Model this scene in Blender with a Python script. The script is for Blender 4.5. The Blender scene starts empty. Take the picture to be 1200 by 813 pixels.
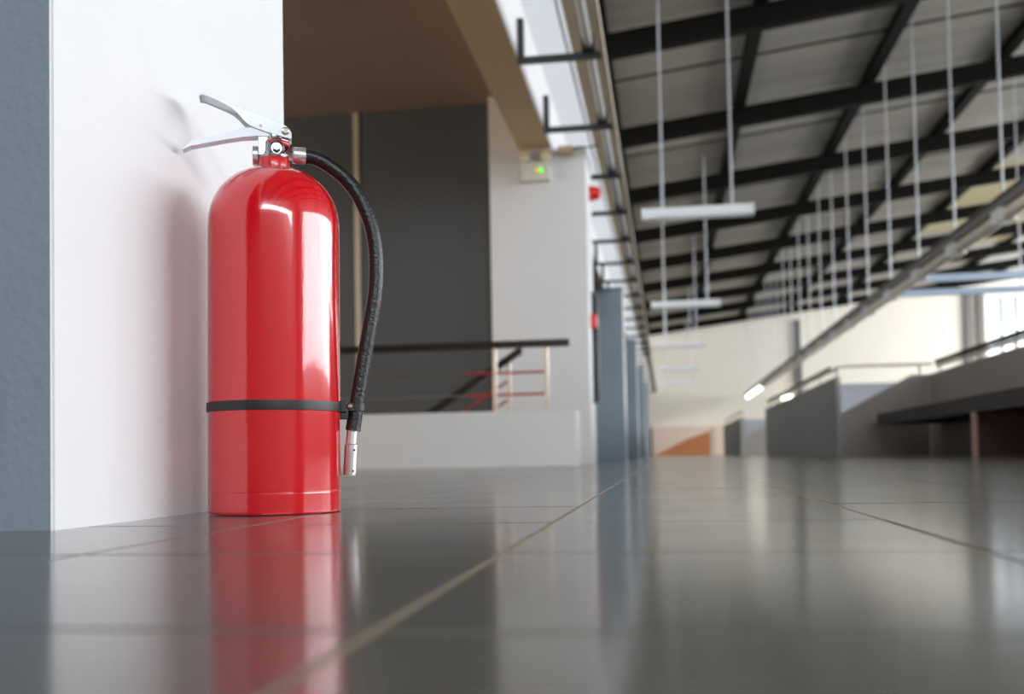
import bpy, bmesh, math, random
from mathutils import Vector, Matrix
random.seed(7)
scn = bpy.context.scene
C = scn.collection

# ------------------------------------------------------------------ camera
cam_d = bpy.data.cameras.new('camera'); cam = bpy.data.objects.new('camera', cam_d); C.objects.link(cam)
cam_d.sensor_width = 36.0
cam_d.lens = 36.0 * 1191.42 / 1200.0
cam_d.shift_y = (493.6 - 406.5) / 1200.0
cam_d.clip_start = 0.01; cam_d.clip_end = 300
YAW, PITCH, ROLL = 0.15026, 0.034655, 0.018726
fw = Vector((-math.sin(YAW) * math.cos(PITCH), math.cos(YAW) * math.cos(PITCH), math.sin(PITCH)))
rt = Vector((math.cos(YAW), math.sin(YAW), 0)); up = rt.cross(fw)
r2 = rt * math.cos(ROLL) - up * math.sin(ROLL); u2 = rt * math.sin(ROLL) + up * math.cos(ROLL)
m = Matrix((r2, u2, -fw)).transposed().to_4x4(); m.translation = Vector((0, 0, 0.0703))
cam.matrix_world = m
cam_d.dof.use_dof = True
cam_d.dof.focus_distance = 1.36
cam_d.dof.aperture_fstop = 4.2
scn.camera = cam

# ------------------------------------------------------------------ world, daylight, exposure
world = bpy.data.worlds.new('world'); scn.world = world; world.use_nodes = True
bg = world.node_tree.nodes['Background']; bg.inputs[0].default_value = (0.80, 0.90, 1.0, 1); bg.inputs[1].default_value = 2.5

def area(name, loc, size, rot, power, col):
    d = bpy.data.lights.new(name, 'AREA'); d.shape = 'RECTANGLE'; d.size, d.size_y = size
    d.energy = power; d.color = col
    o = bpy.data.objects.new(name, d); C.objects.link(o); o.location = loc; o.rotation_euler = rot
    return o
HP = math.pi / 2
XL_BAY = -8.95
# daylight falling through the long glazed side of the hall (right wall) and the glazed end behind the viewer
area('daylight_side', (18.6, 20.5, 4.35), (5.1, 51), (0, HP, 0), 6900, (0.99, 0.985, 1.0))
area('daylight_rear', (6.0, -9.4, 4.9), (14.0, 1.5), (HP, 0, 0), 1000, (0.88, 0.94, 1.0))
# low warm daylight from the opening on the far side of the stair bay, hidden behind the white column
area('daylight_bay', (XL_BAY, 5.0, 1.3), (1.8, 5.0), (0, -HP, 0), 260, (1.0, 0.84, 0.66))
scn.view_settings.view_transform = 'Standard'
try: scn.view_settings.look = 'None'
except Exception: pass
scn.view_settings.gamma = 1.0; scn.view_settings.use_curve_mapping = False
scn.view_settings.exposure = 0.0

# ------------------------------------------------------------------ materials
def lin(c): return tuple((x / 255 / 12.92 if x / 255 <= 0.04045 else ((x / 255 + 0.055) / 1.055) ** 2.4) for x in c)
MATS = {}
def mat(name, rgb, rough=0.5, metal=0.0, spec=0.5, noise=0.0, nscale=8.0, bump=0.0, bscale=60.0, coat=0.0, emit=None, estr=0.0, rvar=0.0):
    if name in MATS: return MATS[name]
    M = bpy.data.materials.new(name); M.use_nodes = True; nt = M.node_tree; b = nt.nodes['Principled BSDF']
    c = lin(rgb)
    b.inputs['Base Color'].default_value = (*c, 1); b.inputs['Roughness'].default_value = rough
    b.inputs['Metallic'].default_value = metal; b.inputs['Specular IOR Level'].default_value = spec
    b.inputs['Coat Weight'].default_value = coat; b.inputs['Coat Roughness'].default_value = 0.04
    if emit: b.inputs['Emission Color'].default_value = (*lin(emit), 1); b.inputs['Emission Strength'].default_value = estr
    tc = nt.nodes.new('ShaderNodeTexCoord')
    if noise > 0:
        n = nt.nodes.new('ShaderNodeTexNoise'); n.inputs['Scale'].default_value = nscale; n.inputs['Detail'].default_value = 5
        nt.links.new(tc.outputs['Object'], n.inputs['Vector'])
        mx = nt.nodes.new('ShaderNodeMix'); mx.data_type = 'RGBA'
        mx.inputs[6].default_value = tuple(x * (1 - noise) for x in c) + (1,); mx.inputs[7].default_value = tuple(min(1, x * (1 + noise)) for x in c) + (1,)
        nt.links.new(n.outputs['Fac'], mx.inputs[0]); nt.links.new(mx.outputs[2], b.inputs['Base Color'])
        if rvar > 0:
            mr = nt.nodes.new('ShaderNodeMapRange'); mr.inputs[3].default_value = rough - rvar; mr.inputs[4].default_value = rough + rvar
            nt.links.new(n.outputs['Fac'], mr.inputs[0]); nt.links.new(mr.outputs[0], b.inputs['Roughness'])
    if bump > 0:
        n2 = nt.nodes.new('ShaderNodeTexNoise'); n2.inputs['Scale'].default_value = bscale; n2.inputs['Detail'].default_value = 4
        nt.links.new(tc.outputs['Object'], n2.inputs['Vector'])
        bp = nt.nodes.new('ShaderNodeBump'); bp.inputs['Strength'].default_value = bump; nt.links.new(bp.outputs[0], b.inputs['Coat Normal']); bp.inputs['Distance'].default_value = 0.002
        nt.links.new(n2.outputs['Fac'], bp.inputs['Height']); nt.links.new(bp.outputs[0], b.inputs['Normal'])
    MATS[name] = M
    return M

TX0, TY0, TS = -0.12038, 0.40392, 0.33309      # the tile grid: a joint crossing and the pitch
white_paint = mat('white_paint', (230, 231, 233), 0.55, noise=0.03, nscale=6, bump=0.25, bscale=55)
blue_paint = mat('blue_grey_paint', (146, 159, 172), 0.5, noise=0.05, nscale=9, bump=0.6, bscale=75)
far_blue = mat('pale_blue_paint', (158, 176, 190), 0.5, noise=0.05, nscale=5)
pale_paint = mat('pale_paint', (214, 212, 213), 0.6, noise=0.03, nscale=4)
upper_paint = mat('upper_paint', (196, 200, 204), 0.6, noise=0.03, nscale=4)
dark_paint = mat('dark_grey_paint', (84, 87, 90), 0.45, noise=0.06, nscale=3)
soffit_paint = mat('brown_soffit', (150, 128, 112), 0.6, noise=0.12, nscale=1.2)
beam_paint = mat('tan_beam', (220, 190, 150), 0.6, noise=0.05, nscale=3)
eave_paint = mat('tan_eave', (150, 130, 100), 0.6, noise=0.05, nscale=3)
far_paint = mat('cream_wall', (246, 240, 226), 0.65, noise=0.03, nscale=1)
side_paint = mat('side_wall_paint', (200, 196, 188), 0.65, noise=0.03, nscale=1)
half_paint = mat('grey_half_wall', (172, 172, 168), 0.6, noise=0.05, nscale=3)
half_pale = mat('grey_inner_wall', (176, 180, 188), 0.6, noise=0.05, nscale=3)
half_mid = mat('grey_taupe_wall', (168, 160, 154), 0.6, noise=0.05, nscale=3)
slab_dark = mat('dark_slab', (52, 50, 48), 0.6, noise=0.05, nscale=3)
brown_panel = mat('brown_panel', (84, 62, 54), 0.5, noise=0.1, nscale=3)
steel_dark = mat('dark_steel', (16, 14, 12), 0.8, spec=0.15, noise=0.1, nscale=3)
roof_sheet = mat('roof_sheet', (166, 162, 152), 0.45, noise=0.42, nscale=1.0)
black_metal = mat('black_metal', (26, 26, 28), 0.4, noise=0.1, nscale=10)
cream_metal = mat('cream_metal', (214, 204, 184), 0.35, noise=0.04, nscale=6)
pale_steel = mat('pale_steel', (186, 190, 194), 0.35, metal=0.3, noise=0.04, nscale=6)
blue_steel = mat('pale_blue_steel', (176, 196, 216), 0.4, noise=0.04, nscale=4)
track_grey = mat('track_grey', (110, 108, 104), 0.45, noise=0.05, nscale=4)
white_metal = mat('white_metal', (248, 250, 250), 0.35, noise=0.02, nscale=6)
tube_cream = mat('tube_cream', (250, 240, 222), 0.4, noise=0.03, nscale=6)
lit_tube = mat('lit_tube', (255, 250, 235), 0.4, emit=(255, 246, 224), estr=7.0)
wood_dark = mat('dark_handrail_wood', (38, 31, 28), 0.35, noise=0.15, nscale=20)
bar_steel = mat('brushed_steel', (170, 160, 150), 0.3, metal=0.8, noise=0.05, nscale=20)
bar_red = mat('red_bar_paint', (176, 62, 60), 0.4, noise=0.05, nscale=20)
orange_paint = mat('orange_paint', (206, 132, 84), 0.6, noise=0.06, nscale=2)
peach_bounce = mat('peach_bounce', (246, 222, 204), 0.6, noise=0.04, nscale=2)  # orange bounce light on the far wall, put into a peach colour
red_plastic = mat('red_plastic', (214, 24, 28), 0.3, noise=0.03, nscale=10)
box_plastic = mat('box_plastic', (226, 224, 212), 0.4, noise=0.02, nscale=10)
pink_plastic = mat('pinkish_plastic', (208, 178, 152), 0.45, noise=0.03, nscale=10)
lens_glass = mat('lens_plastic', (240, 226, 190), 0.15, noise=0.02, nscale=10)
green_led = mat('green_lamp', (90, 230, 60), 0.3, emit=(110, 240, 60), estr=1.2)
amber_led = mat('amber_lamp', (250, 190, 40), 0.3, emit=(250, 190, 40), estr=0.8)
grout = mat('grout', (170, 154, 128), 0.8, noise=0.15, nscale=30)

def tile_mat(name, lines):
    M = bpy.data.materials.new(name); M.use_nodes = True; nt = M.node_tree; b = nt.nodes['Principled BSDF']
    L = nt.links
    geo = nt.nodes.new('ShaderNodeNewGeometry')
    n = nt.nodes.new('ShaderNodeTexNoise'); n.inputs['Scale'].default_value = 5; n.inputs['Detail'].default_value = 6
    L.new(geo.outputs['Position'], n.inputs['Vector'])
    mx = nt.nodes.new('ShaderNodeMix'); mx.data_type = 'RGBA'
    mx.inputs[6].default_value = (*lin((97, 96, 92)), 1); mx.inputs[7].default_value = (*lin((109, 107, 102)), 1)
    L.new(n.outputs['Fac'], mx.inputs[0])
    col = mx.outputs[2]
    mr = nt.nodes.new('ShaderNodeMapRange'); mr.inputs[3].default_value = 0.12; mr.inputs[4].default_value = 0.17
    L.new(n.outputs['Fac'], mr.inputs[0]); rough = mr.outputs[0]
    if lines:
        sx = nt.nodes.new('ShaderNodeSeparateXYZ'); L.new(geo.outputs['Position'], sx.inputs[0])
        outs = []
        for ax, o in ((0, TX0), (1, TY0)):
            a = nt.nodes.new('ShaderNodeMath'); a.operation = 'SUBTRACT'; L.new(sx.outputs[ax], a.inputs[0]); a.inputs[1].default_value = o
            pp = nt.nodes.new('ShaderNodeMath'); pp.operation = 'PINGPONG'; L.new(a.outputs[0], pp.inputs[0]); pp.inputs[1].default_value = TS / 2
            lt = nt.nodes.new('ShaderNodeMath'); lt.operation = 'LESS_THAN'; L.new(pp.outputs[0], lt.inputs[0]); lt.inputs[1].default_value = 0.0018
            outs.append(lt.outputs[0])
        mxm = nt.nodes.new('ShaderNodeMath'); mxm.operation = 'MAXIMUM'; L.new(outs[0], mxm.inputs[0]); L.new(outs[1], mxm.inputs[1])
        m2 = nt.nodes.new('ShaderNodeMix'); m2.data_type = 'RGBA'; L.new(mxm.outputs[0], m2.inputs[0]); L.new(col, m2.inputs[6])
        m2.inputs[7].default_value = (*lin((170, 154, 128)), 1); col = m2.outputs[2]
        m3 = nt.nodes.new('ShaderNodeMix'); L.new(mxm.outputs[0], m3.inputs[0]); L.new(rough, m3.inputs[2]); m3.inputs[3].default_value = 0.7; rough = m3.outputs[0]
    L.new(col, b.inputs['Base Color']); L.new(rough, b.inputs['Roughness'])
    b.inputs['IOR'].default_value = 1.38
    n2 = nt.nodes.new('ShaderNodeTexNoise'); n2.inputs['Scale'].default_value = 14; n2.inputs['Detail'].default_value = 2
    L.new(geo.outputs['Position'], n2.inputs['Vector'])
    bp = nt.nodes.new('ShaderNodeBump'); bp.inputs['Strength'].default_value = 0.10; bp.inputs['Distance'].default_value = 0.001
    L.new(n2.outputs['Fac'], bp.inputs['Height']); L.new(bp.outputs[0], b.inputs['Normal'])
    return M
tile_m = tile_mat('glazed_tile', False); floor_m = tile_mat('glazed_tile_far', True)

def glass_mat():
    M = bpy.data.materials.new('window_glass'); M.use_nodes = True; nt = M.node_tree; nt.nodes.remove(nt.nodes['Principled BSDF'])
    t = nt.nodes.new('ShaderNodeBsdfTransparent'); g = nt.nodes.new('ShaderNodeBsdfGlossy'); g.inputs['Roughness'].default_value = 0.03
    mx = nt.nodes.new('ShaderNodeMixShader'); mx.inputs[0].default_value = 0.08
    nt.links.new(t.outputs[0], mx.inputs[1]); nt.links.new(g.outputs[0], mx.inputs[2]); nt.links.new(mx.outputs[0], nt.nodes['Material Output'].inputs[0])
    return M
glass_m = glass_mat()
def translucent_mat():
    M = bpy.data.materials.new('translucent_sheet'); M.use_nodes = True; nt = M.node_tree; nt.nodes.remove(nt.nodes['Principled BSDF'])
    t = nt.nodes.new('ShaderNodeBsdfTranslucent'); t.inputs[0].default_value = (0.64, 0.58, 0.42, 1)
    d = nt.nodes.new('ShaderNodeBsdfDiffuse'); d.inputs[0].default_value = (0.42, 0.39, 0.30, 1)
    mx = nt.nodes.new('ShaderNodeMixShader'); mx.inputs[0].default_value = 0.45
    nt.links.new(t.outputs[0], mx.inputs[1]); nt.links.new(d.outputs[0], mx.inputs[2]); nt.links.new(mx.outputs[0], nt.nodes['Material Output'].inputs[0])
    return M
trans_m = translucent_mat()

# ------------------------------------------------------------------ mesh helpers
def add_box(bm, x0, x1, y0, y1, z0, z1, mi=0):
    v = [bm.verts.new(p) for p in ((x0, y0, z0), (x1, y0, z0), (x1, y1, z0), (x0, y1, z0), (x0, y0, z1), (x1, y0, z1), (x1, y1, z1), (x0, y1, z1))]
    fs = []
    for f in ((3, 2, 1, 0), (4, 5, 6, 7), (0, 1, 5, 4), (1, 2, 6, 5), (2, 3, 7, 6), (3, 0, 4, 7)):
        q = bm.faces.new([v[i] for i in f]); q.material_index = mi; fs.append(q)
    return fs
def box_bm(*a, bevel=0.0):
    bm = bmesh.new(); add_box(bm, *a)
    if bevel: bmesh.ops.bevel(bm, geom=bm.edges[:], offset=bevel, segments=2, affect='EDGES', profile=0.7)
    return bm
def add_tube(bm, pts, rad, seg=12, cap=True):
    pts = [Vector(p) for p in pts]; n = len(pts)
    rads = rad if isinstance(rad, (list, tuple)) else [rad] * n
    t0 = (pts[1] - pts[0]).normalized()
    ref = Vector((0, 0, 1)) if abs(t0.z) < 0.9 else Vector((0, 1, 0))
    nrm = t0.cross(ref).normalized(); rings = []
    for i in range(n):
        t = (pts[min(i + 1, n - 1)] - pts[max(i - 1, 0)]).normalized()
        nrm = (nrm - t * nrm.dot(t)).normalized(); b = t.cross(nrm)
        rings.append([bm.verts.new(pts[i] + (nrm * math.cos(2 * math.pi * k / seg) + b * math.sin(2 * math.pi * k / seg)) * rads[i]) for k in range(seg)])
    for i in range(n - 1):
        for k in range(seg):
            bm.faces.new((rings[i][k], rings[i][(k + 1) % seg], rings[i + 1][(k + 1) % seg], rings[i + 1][k]))
    if cap:
        bm.faces.new(rings[0][::-1]); bm.faces.new(rings[-1])
    return bm
def tube_bm(pts, rad, seg=12): return add_tube(bmesh.new(), pts, rad, seg)
def lathe_bm(prof, seg=64, axis='Z', origin=(0, 0, 0)):
    bm = bmesh.new(); rings = []; o = Vector(origin)
    for r, z in prof:
        ring = []
        for k in range(seg):
            a = 2 * math.pi * k / seg; c, s = r * math.cos(a), r * math.sin(a)
            p = {'Z': (c, s, z), 'X': (z, c, s), 'Y': (s, z, c)}[axis]
            ring.append(bm.verts.new(o + Vector(p)))
        rings.append(ring)
    for i in range(len(rings) - 1):
        for k in range(seg):
            bm.faces.new((rings[i][k], rings[i][(k + 1) % seg], rings[i + 1][(k + 1) % seg], rings[i + 1][k]))
    bm.faces.new(rings[0][::-1]); bm.faces.new(rings[-1])
    return bm
def prism_bm(poly, axis, a, b):
    """a polygon in the two other axes pushed from a to b along axis"""
    bm = bmesh.new()
    def P(u, v, w): return {'X': (w, u, v), 'Y': (u, w, v), 'Z': (u, v, w)}[axis]
    va = [bm.verts.new(P(u, v, a)) for u, v in poly]; vb = [bm.verts.new(P(u, v, b)) for u, v in poly]
    n = len(poly); bm.faces.new(va); bm.faces.new(vb[::-1])
    for i in range(n): bm.faces.new((va[i], vb[i], vb[(i + 1) % n], va[(i + 1) % n]))
    bmesh.ops.recalc_face_normals(bm, faces=bm.faces[:])
    return bm
def channel_bm(st, t, flip=False):
    """a pressed U-channel along x; st = (x, z of the web, side height, half width)"""
    bm = bmesh.new(); rings = []
    for x, z, hgt, w in st:
        s = -1 if not flip else 1
        pr = [(-w, z + s * hgt), (-w, z), (w, z), (w, z + s * hgt), (w - t, z + s * hgt), (w - t, z + s * t), (-w + t, z + s * t), (-w + t, z + s * hgt)]
        rings.append([bm.verts.new((x, y, zz)) for y, zz in pr])
    for i in range(len(rings) - 1):
        for k in range(8):
            bm.faces.new((rings[i][k], rings[i + 1][k], rings[i + 1][(k + 1) % 8], rings[i][(k + 1) % 8]))
    for r in (rings[0], rings[-1]):
        bm.faces.new((r[0], r[1], r[6], r[7])); bm.faces.new((r[1], r[2], r[5], r[6])); bm.faces.new((r[2], r[3], r[4], r[5]))
    bmesh.ops.recalc_face_normals(bm, faces=bm.faces[:])
    bmesh.ops.bevel(bm, geom=[e for e in bm.edges if e.is_manifold and e.calc_face_angle(0) > 0.9], offset=t * 0.3, segments=2, affect='EDGES', profile=0.7)
    return bm
def obj(name, bm, material=None, parent=None, smooth=False, loc=None):
    me = bpy.data.meshes.new(name); bmesh.ops.recalc_face_normals(bm, faces=bm.faces[:]); bm.to_mesh(me); bm.free()
    for mm in (material if isinstance(material, (list, tuple)) else [material]):
        if mm: me.materials.append(mm)
    if smooth:
        me.polygons.foreach_set('use_smooth', [True] * len(me.polygons))
        try: me.set_sharp_from_angle(angle=math.radians(38))
        except Exception: pass
    o = bpy.data.objects.new(name, me); C.objects.link(o)
    if parent: o.parent = parent
    if loc: o.location = loc
    return o
def inst(src, parent, loc=None, rot=None):
    o = src.copy(); C.objects.link(o); o.parent = parent
    if loc is not None: o.location = loc
    if rot is not None: o.rotation_euler = rot
    return o
def tag(o, label, cat=None, group=None, kind=None):
    o['label'] = label
    if cat: o['category'] = cat
    if group: o['group'] = group
    if kind: o['kind'] = kind
    return o
def thing(name, label, cat, loc=(0, 0, 0), group=None, kind=None):
    o = bpy.data.objects.new(name, None); C.objects.link(o); o.location = loc; o.empty_display_size = 0.1
    return tag(o, label, cat, group, kind)
ORD = ['first', 'second', 'third', 'fourth', 'fifth', 'sixth', 'seventh', 'eighth', 'ninth', 'tenth', 'eleventh', 'twelfth', 'thirteenth', 'fourteenth',
       'fifteenth', 'sixteenth', 'seventeenth', 'eighteenth', 'nineteenth', 'twentieth', 'twenty-first', 'twenty-second', 'twenty-third', 'twenty-fourth']
XR, YF, YB, XL = 18.0, 46.0, -9.0, -9.0          # hall: right wall, far wall, rear wall, left wall
COLX = -0.650
def roof_z(x): return 5.18 + 0.12 * x            # underside of the roof beams

# ------------------------------------------------------------------ floor
I0, I1, J0, J1 = -6, 7, -3, 12                   # near tiles built one by one
nx0, nx1 = TX0 + I0 * TS, TX0 + I1 * TS; ny0, ny1 = TY0 + J0 * TS, TY0 + J1 * TS
bm = bmesh.new()
for a in ((XL, nx0, YB, YF), (nx1, XR, YB, YF), (nx0, nx1, YB, ny0), (nx0, nx1, ny1, YF)): add_box(bm, *a, -0.06, 0.0, 0)
add_box(bm, nx0, nx1, ny0, ny1, -0.06, -0.0007, 1)
floor = tag(obj('floor', bm, [floor_m, grout]), 'glossy dark grey tiled floor running the length of the hall', 'floor', kind='structure')
bm = bmesh.new(); g = 0.0022; e = TS / 2 - g; cz = 0.0004
lo = [bm.verts.new((sx * e, sy * e, -0.004)) for sx, sy in ((-1, -1), (1, -1), (1, 1), (-1, 1))]
md = [bm.verts.new((sx * e, sy * e, -cz)) for sx, sy in ((-1, -1), (1, -1), (1, 1), (-1, 1))]
tp = [bm.verts.new((sx * (e - 0.0006), sy * (e - 0.0006), 0)) for sx, sy in ((-1, -1), (1, -1), (1, 1), (-1, 1))]
for k in range(4):
    bm.faces.new((lo[k], lo[(k + 1) % 4], md[(k + 1) % 4], md[k])); bm.faces.new((md[k], md[(k + 1) % 4], tp[(k + 1) % 4], tp[k]))
bm.faces.new(tp); bm.faces.new(lo[::-1])
tile0 = obj('tile', bm, tile_m, floor)
first = True
for i in range(I0, I1):
    for j in range(J0, J1):
        t = tile0 if first else inst(tile0, floor); first = False
        t.location = (TX0 + (i + 0.5) * TS, TY0 + (j + 0.5) * TS, random.uniform(-0.00012, 0.00012))
        t.rotation_euler = (random.uniform(-1, 1) * 0.0009, random.uniform(-1, 1) * 0.0009, 0)

# ------------------------------------------------------------------ columns, bay, beam
def column(y0, y1, x0, blue, label):
    bm = bmesh.new()
    add_box(bm, x0, COLX, y0, y1, 0, 2.8)
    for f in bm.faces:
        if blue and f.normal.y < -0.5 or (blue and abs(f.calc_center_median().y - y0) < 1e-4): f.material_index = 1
    bmesh.ops.bevel(bm, geom=[e for e in bm.edges if abs(e.verts[0].co.z - e.verts[1].co.z) > 1], offset=0.003, segments=2, affect='EDGES')
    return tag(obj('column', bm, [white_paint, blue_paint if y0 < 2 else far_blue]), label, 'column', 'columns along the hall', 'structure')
column(1.004, 1.688, -1.55, True, 'white column with blue-grey front face beside the red fire extinguisher')
c2 = column(8.9, 9.58, -1.51, False, 'pale grey column carrying the emergency light behind the stair railing')
bm = box_bm(-1.51, -1.24, 8.9, 9.58, 2.8, 3.3); hd = obj('column_head', bm, white_paint, c2)
for k, y in enumerate((16.55, 24.2, 31.85, 39.5)):
    column(y, y + .68, -1.55, True, ORD[k] + ' blue-grey fronted column beyond the one with the emergency light')
bm = bmesh.new(); add_box(bm, -1.24, -0.950, YB, YF, 2.8, 3.30)
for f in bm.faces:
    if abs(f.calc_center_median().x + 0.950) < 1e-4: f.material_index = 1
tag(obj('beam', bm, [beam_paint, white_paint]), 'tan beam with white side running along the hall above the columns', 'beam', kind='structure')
tag(obj('wall_upper', box_bm(-1.20, -0.965, YB, YF, 3.30, 5.0), upper_paint), 'pale upper wall above the tan beam', 'wall', kind='structure')
tag(obj('ceiling_bay', box_bm(XL, -1.202, YB, YF, 3.30, 3.45), soffit_paint), 'brown soffit over the stair bay', 'ceiling', kind='structure')
dw = tag(obj('wall_bay', box_bm(XL, -1.45, 9.06, 9.3, 0, 3.30), dark_paint), 'dark grey wall at the back of the stair bay', 'wall', kind='structure')
obj('joint_strip', box_bm(-2.815, -2.765, 9.045, 9.06, 0, 3.30), mat('joint_strip_paint', (196, 182, 160), 0.6, noise=0.05), dw)
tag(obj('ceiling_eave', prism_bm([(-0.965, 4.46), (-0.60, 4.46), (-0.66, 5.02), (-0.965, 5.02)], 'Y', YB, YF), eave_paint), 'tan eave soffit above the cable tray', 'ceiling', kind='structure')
tag(obj('trim_1', tube_bm([(-0.93, YB, 4.44), (-0.93, YF, 4.44)], 0.022, 8), white_metal), 'thin white pipe under the tan eave', 'pipe', kind='structure')
tag(obj('wall_left', box_bm(XL - 0.2, XL, YB, YF, 0, 3.45), side_paint), 'side wall of the stair bay', 'wall', kind='structure')

# far wall with a window opening
wx0, wx1, wz0, wz1 = 13.72, 17.2, 3.85, 6.55
bm = bmesh.new()
add_box(bm, XL, wx0, YF, YF + .25, 0, 8.2); add_box(bm, wx1, XR, YF, YF + .25, 0, 8.2)
add_box(bm, wx0, wx1, YF, YF + .25, 0, wz0); add_box(bm, wx0, wx1, YF, YF + .25, wz1, 8.2)
tag(obj('wall_far', bm, far_paint), 'cream gable wall at the far end of the hall', 'wall', kind='structure')
w1 = tag(obj('window_1', box_bm(wx0, wx1, YF + .06, YF + .12, 4.56, 4.84), white_metal), 'bright gridded window high in the far wall', 'window', kind='structure')
for k in range(6):
    x = wx0 + k * 0.60
    if k: obj('mullion', box_bm(x - .06, x + .06, YF + .05, YF + .13, wz0, wz1), track_grey, w1)
    for za, zb in ((wz0, 4.56), (4.84, wz1)):
        x1 = min(x + .54, wx1)
        if x1 > x + .06: obj('pane', box_bm(x + .06, x1, YF + .085, YF + .095, za, zb), glass_m, w1)
for x0, x1, cc, lb in ((5.66, 5.95, track_grey, 'slim grey steel post on the far wall behind the light track'), (12.78, 13.06, track_grey, 'grey steel post on the far wall beside the window'), (13.28, 13.56, track_grey, 'outer grey steel post nearest the far window')):
    tag(obj('wall_post', box_bm(x0, x1, YF - .2, YF, 0, roof_z(x0) - 0.02), cc), lb, 'post')
# right wall: low sill, glazed band with mullions, head; rear wall likewise
bm = bmesh.new()
add_box(bm, XR, XR + .25, YB, YF, 0, 1.8); add_box(bm, XR, XR + .25, YB, YF, 6.9, 8.2)
add_box(bm, XR, XR + .25, YB, -5.0, 1.8, 6.9)
wr = tag(obj('wall_right', bm, side_paint), 'long glazed side wall of the hall', 'wall', kind='structure')
for k in range(22):
    y = -3.7 + k * 2.3
    obj('mullion', box_bm(XR + .02, XR + .2, y - .09, y + .09, 1.8, 6.9), white_metal, wr)
bm = bmesh.new()
add_box(bm, XL, -1, YB - .25, YB, 0, 8.2); add_box(bm, 13, XR, YB - .25, YB, 0, 8.2)
add_box(bm, -1, 13, YB - .25, YB, 0, 4.1); add_box(bm, -1, 13, YB - .25, YB, 5.7, 8.2)
tag(obj('wall_rear', bm, side_paint), 'glazed end wall of the hall', 'wall', kind='structure')

# ------------------------------------------------------------------ roof: beams, purlins, sheets
RY = [1.42 + 3.83 * k for k in range(12)]        # far edge of each roof beam
nt = roof_sheet.node_tree
nz_ = [n for n in nt.nodes if n.type == 'TEX_NOISE'][0]; mp = nt.nodes.new('ShaderNodeMapping'); mp.inputs['Scale'].default_value = (0.25, 2.6, 0.25)
tc_ = [n for n in nt.nodes if n.type == 'TEX_COORD'][0]; nt.links.new(tc_.outputs['Object'], mp.inputs['Vector']); nt.links.new(mp.outputs[0], nz_.inputs['Vector'])
x_lo, x_hi = -0.70, XR
def sloped(x0, x1, y0, y1, d0, d1):
    """box that follows the roof slope; d0..d1 above the beam underside"""
    bm = bmesh.new()
    v = [bm.verts.new((x, y, roof_z(x) + d)) for x, y, d in ((x0, y0, d0), (x1, y0, d0), (x1, y1, d0), (x0, y1, d0), (x0, y0, d1), (x1, y0, d1), (x1, y1, d1), (x0, y1, d1))]
    for f in ((3, 2, 1, 0), (4, 5, 6, 7), (0, 1, 5, 4), (1, 2, 6, 5), (2, 3, 7, 6), (3, 0, 4, 7)): bm.faces.new([v[i] for i in f])
    return bm
for k, y in enumerate(RY):
    tag(obj('roof_beam', sloped(x_lo, x_hi, y - .15, y, 0, .30), steel_dark), ORD[len(RY) - 1 - k] + ' dark steel roof beam from the far wall', 'beam', 'dark roof beams across the hall', 'structure')
PX = [-0.70, 1.30, 3.31, 5.34, 7.37, 9.40, 11.43, 13.46, 15.49, 17.5]
for k, x in enumerate(PX):
    tag(obj('purlin_beam', sloped(x - .09, x + .09, YB, YF, .302, .44), steel_dark), ORD[k] + ' dark purlin running along the roof counting from the columns', 'beam', 'dark purlins along the roof', 'structure')
roof = tag(obj('ceiling', sloped(-1.2, XR + .3, YB, YF + .3, .60, .68), steel_dark), 'pitched metal sheet roof over the hall', 'ceiling', kind='structure')
# remove the deck over the translucent sheets: the deck is only a thin backing, so cut it into strips
bpy.data.objects.remove(roof)
roof = tag(obj('ceiling', sloped(-1.2, -0.72, YB, YF, .44, .50), steel_dark), 'pitched metal sheet roof over the hall', 'ceiling', kind='structure')
clear = {(4, 7), (4, 8), (5, 8), (5, 9), (6, 9)}
ys = [YB] + RY + [YF]
for b in range(len(PX) - 1):
    for k in range(len(ys) - 1):
        ya, yb = ys[k] + 0.0, ys[k + 1] + 0.0; ym = (ya + yb) / 2
        mm = trans_m if (b, k) in clear else roof_sheet
        for y0, y1, dz in ((ya, ym - .012, 0), (ym + .012, yb, 0.012)):
            obj('roof_sheet', sloped(PX[b], PX[b + 1], y0, y1, .442 + dz, .455 + dz), mm, roof)
        obj('seam_batten', sloped(PX[b] + .09, PX[b + 1] - .09, ym - .02, ym + .02, .425, .441), steel_dark, roof)
obj('roof_sheet', sloped(PX[-1], XR + .3, YB, YF, .442, .455), roof_sheet, roof)

# ------------------------------------------------------------------ cable tray beside the beam
tray = thing('cable_tray', 'black bracketed cable tray with pale rail along the tan beam', 'cable tray', (-0.36, 5.3, 2.8))
tx, ty, tz = -0.36, 5.3, 2.8
obj('rail', box_bm(-.012, .012, 0, YF - ty - .1, -.035, .035), cream_metal, tray)
bm = bmesh.new(); add_box(bm, -0.59, -0.012, -.025, .025, -.03, .01); add_box(bm, -0.589, -0.545, -.025, .025, .01, .28)
br0 = obj('bracket', bm, black_metal, tray)
cl0 = obj('clip', box_bm(-.145, -.055, -.07, .07, .0105, .10), black_metal, tray)
y = 5.33; k = 0
while y < YF - .5:
    if k == 0: br0.location = (0, y - ty, 0); cl0.location = (0, y - ty, 0)
    else: inst(br0, tray, (0, y - ty, 0)); inst(cl0, tray, (0, y - ty, 0))
    y += 1.52; k += 1
obj('conduit', tube_bm([(-.10, 0, .055), (-.10, YF - ty - .2, .055)], 0.028, 10), pale_steel, tray)

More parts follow.
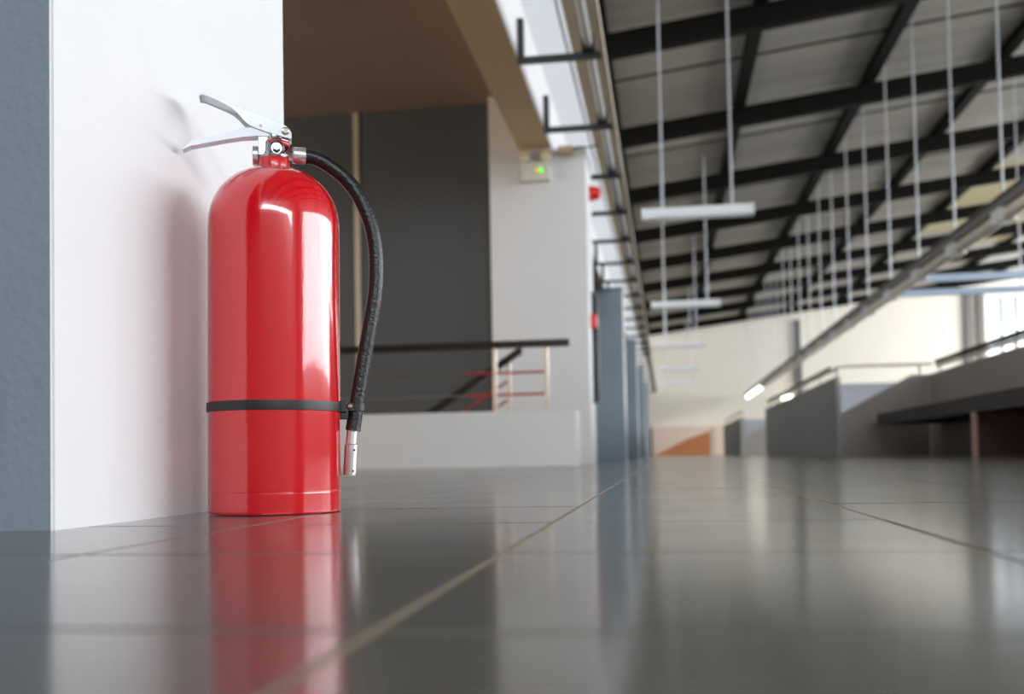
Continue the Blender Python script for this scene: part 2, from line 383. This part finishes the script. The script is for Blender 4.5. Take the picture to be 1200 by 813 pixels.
# ------------------------------------------------------------------ things on the second column
em = thing('emergency_light', 'white emergency light box with two round lamps and green indicator on the column', 'emergency light', (-1.09, 8.9, 2.50))
obj('housing', box_bm(-.128, .128, -.075, 0, 0, .165, bevel=0.008), box_plastic, em)
for x in (-.085, .10):
    hd = obj('lamp_head', lathe_bm([(.02, .03), (.045, .0), (.052, -.05), (.05, -.06)], 24, 'Y', (x, -.03, .215)), box_plastic, em, True)
    obj('lamp_lens', lathe_bm([(.046, -.058), (.04, -.068), (.015, -.074)], 24, 'Y', (x, -.03, .215)), lens_glass, hd, True)
    obj('lamp_neck', tube_bm([(x, -.035, .16), (x, -.035, .185)], .014, 12), box_plastic, hd, True)
obj('indicator_lamp', lathe_bm([(.02, 0), (.018, -.01), (.008, -.014)], 20, 'Y', (.055, -.075, .09)), green_led, em, True)
obj('warning_lamp', lathe_bm([(.014, 0), (.012, -.008), (.006, -.011)], 20, 'Y', (.015, -.075, .09)), amber_led, em, True)
jb = thing('junction_box', 'small pinkish junction box at the top of the column', 'junction box', (-0.82, 8.9, 2.73))
obj('box', box_bm(-.065, .065, -.06, 0, 0, .07, bevel=0.006), pink_plastic, jb)
obj('cable', tube_bm([(.065, -.03, .04), (.12, -.04, .055), (.20, -.04, .045), (.30, -.02, .07)], .008, 8), black_metal, jb, True)
obj('cable', tube_bm([(-.065, -.03, .03), (-.10, -.03, .01), (-.14, -.02, .035)], .007, 8), pale_steel, jb, True)
al = thing('alarm_sounder', 'red dome alarm sounder high on the column side', 'alarm', (COLX, 9.35, 2.49))
obj('base', lathe_bm([(.075, 0), (.075, .02), (.06, .03)], 24, 'X'), red_plastic, al, True)
obj('dome', lathe_bm([(.062, .025), (.06, .07), (.045, .095), (.015, .105)], 24, 'X'), red_plastic, al, True)
cp = thing('call_point', 'small square red call point on the column side', 'call point', (COLX, 9.20, 1.28))
obj('case', box_bm(0, .055, -.06, .06, -.06, .06, bevel=0.006), red_plastic, cp)
obj('push_plate', box_bm(.055, .06, -.03, .03, -.03, .03), box_plastic, cp)
ep = thing('equipment_panel', 'narrow black panel fixed to the column side below the red call point', 'panel', (COLX, 9.42, .55))
obj('back_plate', box_bm(0, .03, -.12, .12, 0, 1.02), black_metal, ep)
obj('cover', box_bm(.03, .05, -.10, .10, .03, .99), black_metal, ep)

# ------------------------------------------------------------------ stair parapet and railings
tag(obj('parapet', box_bm(-7.0, -0.607, 6.9, 7.28, 0, .384, bevel=0.004), white_paint), 'low pale parapet wall in front of the stair railing', 'low wall')
rl = thing('stair_railing', 'level railing with black handrail and red bars standing on the pale parapet', 'railing', (-0.82, 7.1, .384))
def lx(x): return x + 0.82
obj('handrail', box_bm(lx(-6.5), lx(-.655), -.03, .03, .455, .505, bevel=0.008), wood_dark, rl)
for x in (-.82, -1.19, -3.2, -5.0):
    obj('post', tube_bm([(lx(x), 0, 0), (lx(x), 0, .456)], .016, 12), bar_steel, rl, True)
for z in (.125, .28):
    obj('bar', tube_bm([(lx(-1.40), 0, z), (lx(-.82), 0, z)], .009, 8), bar_red, rl, True)
    obj('bar', tube_bm([(lx(-6.4), 0, z), (lx(-1.40), 0, z)], .006, 8), bar_steel, rl, True)
dr = thing('descending_railing', 'sloping black handrail going down behind the pale parapet', 'railing', (-1.13, 7.5, 0))
sl = (.866 - .417) / (1.787 - 1.093)
def hz(x): return .84 + (x + 1.093) * sl
bm = prism_bm([(x + 1.13, hz(x) + d) for x, d in ((-1.05, -.03), (-1.05, .03), (-2.30, .03), (-2.30, -.03))], 'Y', -.025, .025)
obj('handrail', bm, wood_dark, dr)
for x in (-1.15, -1.75, -2.25):
    obj('post', tube_bm([(x + 1.13, 0, 0), (x + 1.13, 0, hz(x) - .028)], .014, 12), bar_steel, dr, True)
for d in (-.16, -.30):
    obj('bar', tube_bm([(x + 1.13, 0, max(.02, hz(x) + d)) for x in (-1.15, -1.5)], .009, 8), bar_red, dr, True)
    obj('bar', tube_bm([(x + 1.13, 0, hz(x) + d) for x in (-1.5, -1.85)], .008, 8), bar_steel, dr, True)

# ------------------------------------------------------------------ half walls, counter and railings on the far side of the hall
hw = thing('half_wall', 'grey stairwell half wall with raked side in the middle of the hall', 'low wall', (2.36, 14.7, 0))
obj('side_wall', box_bm(0, .06, 0, 10.3, 0, 1.1), half_paint, hw)
obj('back_wall', box_bm(.06, 1.24, 1.6, 1.75, 0, 1.1), half_pale, hw)
obj('raked_side', prism_bm([(.06, 0), (1.24, 0), (1.24, 1.1), (1.02, 1.1), (.06, .58)], 'Y', 0, .12), half_mid, hw)
h2 = thing('half_wall', 'smaller grey half wall further back near the orange ramp', 'low wall', (1.92, 27.0, 0))
obj('side_wall', box_bm(0, .12, 0, 8.0, 0, .97), half_paint, h2)
obj('back_wall', box_bm(.12, 1.5, 1.4, 1.55, 0, .97), half_pale, h2)
obj('raked_side', prism_bm([(.12, 0), (1.5, 0), (1.5, .9), (.9, .9), (.12, .45)], 'Y', 0, .12), half_mid, h2)
tag(obj('counter_wall', box_bm(3.60, 3.76, 5.0, 14.7, 0, 1.1, bevel=0.004), half_mid), 'long taupe half wall behind the dark counter', 'low wall')
ct = thing('counter', 'dark low counter slab on a brown panel in front of the taupe wall', 'counter', (2.80, 7.0, 0))
obj('top', box_bm(0, .798, 0, 7.2, .40, .55), slab_dark, ct)
obj('brown_panel', box_bm(.02, .798, 2.87, 2.93, 0, .40), brown_panel, ct)
obj('leg', box_bm(-.015, .02, 2.84, 2.90, 0, .40), mat('light_edge', (190, 160, 146), 0.4, noise=.04), ct)
obj('brown_panel', box_bm(.4, .798, .1, .2, 0, .40), brown_panel, ct)

def rail_thing(name, label, pts, posts, base, r=.022, m=cream_metal, second=None, grp=None):
    o = thing(name, label, 'railing', (pts[0][0], pts[0][1], base), grp)
    O = Vector((pts[0][0], pts[0][1], base))
    obj('rail', tube_bm([Vector(p) - O for p in pts], r, 10), m, o, True)
    if second: obj('rail', tube_bm([Vector(p) - O for p in second[0]], second[2], 10), second[1], o, True)
    for x, y in posts: obj('post', tube_bm([Vector((x, y, base)) - O, Vector((x, y, pts[0][2])) - O], .02, 8), cream_metal, o, True)
    return o
rail_thing('wall_railing', 'cream pipe railing with dark handrail along the long grey half wall', [(2.42, 14.72, 1.235), (2.42, 24.9, 1.235)],
           [(2.42, 14.95 + 1.6 * k) for k in range(7)], 1.1, second=([(2.42, 15.6, 1.29), (2.42, 24.9, 1.29)], steel_dark, .022))
rail_thing('wall_railing', 'short cream pipe railing across the end of the stairwell', [(2.46, 14.76, 1.245), (3.66, 14.76, 1.245)], [(3.5, 14.76)], 1.1)
rail_thing('wall_railing', 'dark handrail with cream pipe below on the taupe half wall', [(3.68, 5.2, 1.20), (3.68, 14.6, 1.20)],
           [(3.68, 14.4 - 1.5 * k) for k in range(7)], 1.1, second=([(3.68, 5.2, 1.26), (3.68, 14.6, 1.26)], steel_dark, .03))
rail_thing('wall_railing', 'small pale railing on the half wall near the orange ramp', [(1.98, 27.05, 1.15), (1.98, 34.8, 1.15)], [(1.98, 27.3 + 1.8 * k) for k in range(5)], .97, r=.025)
rp = thing('ramp', 'orange sloping ramp side by the far wall with pale end post', 'ramp', (-.5, 40, 0))
obj('ramp_side', prism_bm([(.0, 0), (2.18, 0), (2.18, .93), (1.3, .62)], 'Y', 0, .15), orange_paint, rp)
obj('end_post', box_bm(2.19, 2.36, 0, .2, 0, 1.05), cream_metal, rp)
tag(obj('bounce_panel', box_bm(-.6, 2.9, 45.5, 45.95, 0, 1.25), peach_bounce), 'low peach panel added for the orange bounce light on the far wall behind the ramp', 'panel')  # added panel, its tint stands for warm light bounced onto the wall

# ------------------------------------------------------------------ hanging lights
PEND = 'white tube pendant lights in a line'
pl = ['nearest and largest white pendant tube light on two rods', 'second white pendant tube light below the nearest one', 'third white pendant tube light in the line', 'fourth pale pendant tube light in front of the far wall', 'lowest and smallest pendant tube light in front of the far wall']
for k, (x, y) in enumerate(((.42, 12.0), (.42, 19.35), (.42, 26.6), (.46, 34.0), (.48, 41.0))):
    z = 2.86
    p = thing('pendant_light', pl[k], 'pendant light', (x, y, z), PEND)
    obj('housing', prism_bm([(-.055, .085), (.055, .085), (.070, -.03), (.062, -.03), (.045, .03), (-.045, .03), (-.062, -.03), (-.070, -.03)], 'X', -.62, .62), white_metal, p)
    for s in (-1, 1): obj('end_cap', box_bm(s * .632 - .012, s * .632 + .012, -.074, .074, -.045, .09, bevel=.004), white_metal, p)
    obj('tube', tube_bm([(-.60, 0, -.03), (.60, 0, -.03)], .026, 12), mat('tube_white', (244, 244, 240), .3, noise=.01), p, True)
    for s in (-.40, .40): obj('hanging_rod', tube_bm([(s, 0, .085), (s, 0, roof_z(x + s) + .44 - z)], .014 if k < 3 else .018, 8), pale_steel, p, True)

TXX, TZ = 3.46, 2.50
tr = thing('light_track', 'long grey steel light track hung on rods above the half walls', 'light track', (TXX, 7.4, TZ))
obj('channel', box_bm(-.06, .06, 0, 37.6, .0, .10), track_grey, tr)
obj('flange', box_bm(-.09, .09, 0, 37.6, .10, .112), track_grey, tr)
rod0 = None
for k in range(-2, 20):
    y = 10.95 + 1.75 * k - 7.4
    if y > 37.5: continue
    if rod0 is None: rod0 = obj('hanging_rod', tube_bm([(0, 0, .11), (0, 0, roof_z(TXX) + .44 - TZ)], .013, 8), pale_steel, tr, True); rod0.location = (0, y, 0)
    else: inst(rod0, tr, (0, y, 0))
body_me = caps_me = None
n_fix = 20
for k in range(-1, n_fix - 1):
    y = 10.95 + 1.75 * k; lit = k >= n_fix - 5; left = n_fix - 5 - k; fe = n_fix - 2 - k
    lb = ORD[fe] + ' lit tube light from the far end of the long grey track' if lit else ORD[left - 1] + ' unlit tube light on the long track counting from the lit ones'
    f = thing('tube_light', lb, 'tube light', (TXX, y, TZ), 'tube lights under the long track')
    t = obj('tube', tube_bm([(0, .14, -.075), (0, 1.61, -.075)], .068, 12), lit_tube if lit else tube_cream, f, True)
    for yy in (0.03, 1.60): obj('end_cap', box_bm(-.085, .085, yy, yy + .12, -.14, -.002, bevel=.01), white_metal, f)
for k, (y, xe) in enumerate(((15.5, 9.0), (16.9, 9.0))):
    o = thing('cross_beam', ('nearer' if k == 0 else 'farther') + ' pale blue steel channel reaching sideways from the light track', 'beam', (TXX + .1, y, TZ), 'pale blue steel channels')
    obj('channel', box_bm(.0, xe - TXX, -.04, .04, .0, .10), blue_steel, o)
    for q in range(2): obj('hanging_rod', tube_bm([(2.0 + q * 2.4, 0, .1), (2.0 + q * 2.4, 0, roof_z(TXX + 2.1 + q * 2.4) + .44 - TZ)], .012, 8), pale_steel, o, True)
# lit fitting on the far wall
lf = thing('wall_light', 'lit horizontal light fitting on the far wall right of the track end', 'wall light', (5.43, YF, 2.40))
obj('back_plate', box_bm(-.38, .38, -.05, 0, -.10, .14), white_metal, lf)
obj('tube', tube_bm([(-.34, -.11, .02), (.34, -.11, .02)], .075, 12), lit_tube, lf, True)

# ------------------------------------------------------------------ the fire extinguisher
red = mat('gloss_red_enamel', (206, 6, 24), 0.16, spec=0.5, noise=0.04, nscale=25, coat=1.0, bump=0.045, bscale=260)
_nt = red.node_tree                              # fine drawn streaks of the enamel, stretched up the cylinder
_mp = _nt.nodes.new('ShaderNodeMapping'); _mp.inputs['Scale'].default_value = (1.0, 1.0, 0.14)
_tc = [n for n in _nt.nodes if n.type == 'TEX_COORD'][0]; _nt.links.new(_tc.outputs['Object'], _mp.inputs['Vector'])
for _n in _nt.nodes:
    if _n.type == 'TEX_NOISE' and _n.inputs['Scale'].default_value > 100: _nt.links.new(_mp.outputs[0], _n.inputs['Vector'])
red_collar = mat('red_collar', (196, 8, 26), 0.3, noise=0.03, nscale=20, coat=0.5)
chrome = mat('chrome', (168, 168, 172), 0.2, metal=1.0, noise=0.03, nscale=30)
alu = mat('satin_aluminium', (214, 212, 212), 0.32, metal=0.85, noise=0.04, nscale=40)
lever_white = mat('white_lever_paint', (226, 232, 238), 0.35, noise=0.02, nscale=20, coat=0.2)
rubber = mat('black_rubber', (16, 16, 18), 0.32, noise=0.2, nscale=300, bump=0.5, bscale=260)
strap_m = mat('black_strap', (30, 31, 34), 0.4, noise=0.2, nscale=60)
screw_m = mat('dull_screw', (150, 136, 116), 0.4, metal=0.7, noise=0.1, nscale=60)
ext = thing('fire_extinguisher', 'red fire extinguisher with black hose standing by the white column', 'fire extinguisher', (-0.5305, 1.3285, 0.0))
ext.rotation_mode = 'XYZ'; ext.rotation_euler = (0, math.radians(0.42), math.radians(21.77))
LEAN = math.tan(math.radians(0.42))
R = 0.0886
prof = [(R - .002, .0006), (R - .0006, .0014), (R, .0035), (R, .0045), (R, .0060), (R, .0270), (R, .0280), (R - .0003, .0290), (R - .0003, .0294), (R, .0304), (R, .0314), (R, .12), (R, .37)]
for k in range(0, 25):                       # shoulder: a full rounded dome up to the neck
    t = .98 * math.sin(k / 24 * math.pi / 2)
    prof.append((max(.021, R * (1 - t ** 2.2) ** (1 / 2.2)), .39 + .085 * t))
prof += [(.0205, .4745)]
obj('cylinder', lathe_bm(prof, 96), red, ext, True)
obj('neck_collar', lathe_bm([(.0214, .468), (.0212, .476), (.0212, .4855), (.0202, .487)], 48), red_collar, ext, True)
def S(x, z): return (x / 1000 - LEAN * z / 1000, z / 1000)       # photo-plane millimetres -> leaning body frame
# valve
vb = obj('valve_body', lathe_bm([(.0195, .4865), (.0205, .488), (.0205, .4905), (.0165, .492), (.0150, .498), (.0150, .509), (.0125, .513), (.0125, .519)], 40), chrome, ext, True)
obj('valve_column', box_bm(-.0215, -.0055, -.009, .009, .489, .517, bevel=.002), chrome, vb)
obj('boss', lathe_bm([(.0115, -.008), (.0115, -.0170), (.0104, -.0190), (.0092, -.0195), (.0082, -.0186), (.0074, -.0172), (.0066, -.0172)], 32, 'Y', (.0030, 0, .4985)), chrome, vb, True)
obj('boss_nut', lathe_bm([(.0055, -.018), (.0055, -.0225), (.0045, -.0232)], 6, 'Y', (.0030, 0, .4985)), chrome, vb)
obj('head_block', box_bm(-.008, .0195, -.0075, .0075, .510, .523, bevel=.002), chrome, vb)
obj('red_reflection', lathe_bm([(.0165, .505), (.0175, .5065), (.0175, .5095), (.0165, .511)], 32, 'Z', (.004, 0, 0)), red_collar, vb, True)  # dark red reflection in the chrome, built as a red ring
pg = obj('pressure_gauge', lathe_bm([(.0125, 0), (.0135, .001), (.0135, .007), (.0125, .008)], 32, 'X', (-.0295, .012, .4945)), alu, ext, True)
obj('gauge_stem', tube_bm([(-.022, .012, .4945), (-.008, .004, .4945)], .005, 12), chrome, pg, True)
# carrying handle (lower) and squeeze lever (upper)
hs = [(-117, 491.5, 1.6), (-112, 494, 3.5), (-106, 497.2, 7.2), (-60, 508.6, 9), (-40, 513, 12.5), (-20, 515.6, 12.5), (0, 516, 11), (14, 514.5, 10)]
obj('carrying_handle', channel_bm([(S(x, z)[0], z / 1000, hh / 1000, (.0095 if x < -30 else .0105)) for x, z, hh in hs], .0016, True), lever_white, ext)
ls = [(-95, 565.5, 1.7, 13), (-92, 567.6, 2.2, 16.5), (-88, 568, 2.6, 18), (-78, 564.8, 3.0, 18), (-67, 560.6, 3.4, 17.5), (-58, 557.2, 3.8, 16.5), (-51, 554.5, 5, 15.5), (-46, 553, 7.5, 14.8), (-41, 551.5, 11, 14), (-36, 550, 15, 13.4), (-30, 548.2, 18.5, 12.8),
      (-20, 545, 19.5, 12.8), (-5, 540.3, 19.3, 12.8), (11.6, 534.7, 18, 12.8), (20, 531, 16, 12.8), (24.5, 527, 13, 12.8), (27, 521.5, 8.5, 12.8)]
lv = obj('squeeze_lever', channel_bm([(S(x, z)[0], z / 1000, hh / 1000, w / 1000) for x, z, hh, w in ls], .0016, False), lever_white, ext)
for x, z in ((19, 524), (-14, 529.5)):
    px, pz = S(x, z)
    obj('pivot_pin', lathe_bm([(.0032 if x > 0 else .0018, -.0142), (.0032 if x > 0 else .0018, .0142)], 16, 'Y', (px, 0, pz)), screw_m, lv, True)
    if x > 0: obj('washer', lathe_bm([(.0055, -.0128), (.0055, -.0136), (.0048, -.0139)], 20, 'Y', (px, 0, pz)), chrome, lv, True)
# hose with its fittings
hx, hzz = S(20, 494.5)
obj('hose_nut', lathe_bm([(.0095, -.004), (.0108, 0), (.0108, .0105), (.0098, .0120)], 6, 'X', (hx - .002, 0, hzz)), chrome, ext)
obj('hose_ferrule', lathe_bm([(.0098, .010), (.0112, .0112), (.0116, .013), (.0116, .0265), (.0108, .0285)], 32, 'X', (hx - .002, 0, hzz)), alu, ext, True)
hc = [(46, 494), (58, 492.5), (74.6, 485.1), (99.8, 466.4), (119.0, 441.1), (132.4, 410.7), (139.6, 380.1), (141.8, 343.1), (139.4, 302.0), (132.0, 259.6), (121.0, 199.5), (112.8, 154.1), (106.4, 111.2)]
hp = [Vector((S(x, z)[0], 0, z / 1000)) for x, z in hc]
def smooth_path(P, n=6):
    out = []
    for i in range(len(P) - 1):
        p0, p1, p2, p3 = P[max(i - 1, 0)], P[i], P[i + 1], P[min(i + 2, len(P) - 1)]
        for k in range(n):
            t = k / n
            out.append(0.5 * ((2 * p1) + (p2 - p0) * t + (2 * p0 - 5 * p1 + 4 * p2 - p3) * t * t + (3 * p1 - p0 - 3 * p2 + p3) * t ** 3))
    return out + [P[-1]]
hose = obj('hose', tube_bm(smooth_path(hp), .0104, 24), rubber, ext, True)
def along(a, b): return [Vector((S(*a)[0], 0, a[1] / 1000)), Vector((S(*b)[0], 0, b[1] / 1000))]
n0, n1 = along((105.7, 112), (103.6, 92)); nf = obj('nozzle_ferrule', add_tube(bmesh.new(), [n0, n0.lerp(n1, .95), n1], [.0078, .0078, .0070], 24), alu, ext, True)
n0, n1 = along((104.1, 93), (101.0, 49)); nz = obj('nozzle', add_tube(bmesh.new(), [n0, n0.lerp(n1, .03), n0.lerp(n1, .9), n1], [.0080, .0094, .0092, .0084], 24), alu, ext, True)
for q in (.2, .86):
    c = n0.lerp(n1, q); obj('nozzle_hole', lathe_bm([(.0014, -.0105), (.0014, -.002)], 10, 'Y', (c.x + .004, 0, c.z)), black_metal, nz, True)
# strap
bm = lathe_bm([(R + .0003, .1365), (R + .0018, .1369), (R + .0021, .143), (R + .0018, .1491), (R + .0003, .1495)], 96)
sp = obj('strap', bm, strap_m, ext, True)
hxs = S(111.3, 144)[0]
obj('strap_loop', lathe_bm([(.0106, .1385), (.0124, .139), (.0124, .149), (.0106, .1495)], 28, 'Z', (hxs, 0, 0)), strap_m, sp, True)
bm = bmesh.new(); add_box(bm, R - .003, hxs - .004, -.0125, -.0085, .1380, .1500); add_box(bm, R - .005, R + .008, -.016, -.006, .1365, .1520)
bmesh.ops.bevel(bm, geom=bm.edges[:], offset=.0008, segments=1, affect='EDGES')
obj('strap_clamp', bm, strap_m, sp)
obj('clamp_screw', lathe_bm([(.0034, -.0125), (.0034, -.0165), (.0022, -.0178)], 16, 'Y', (R + .0115, 0, .1448)), screw_m, sp, True)
obj('clamp_tongue', box_bm(R - .001, R + .010, -.012, .004, .127, .1365, bevel=.0012), strap_m, sp)
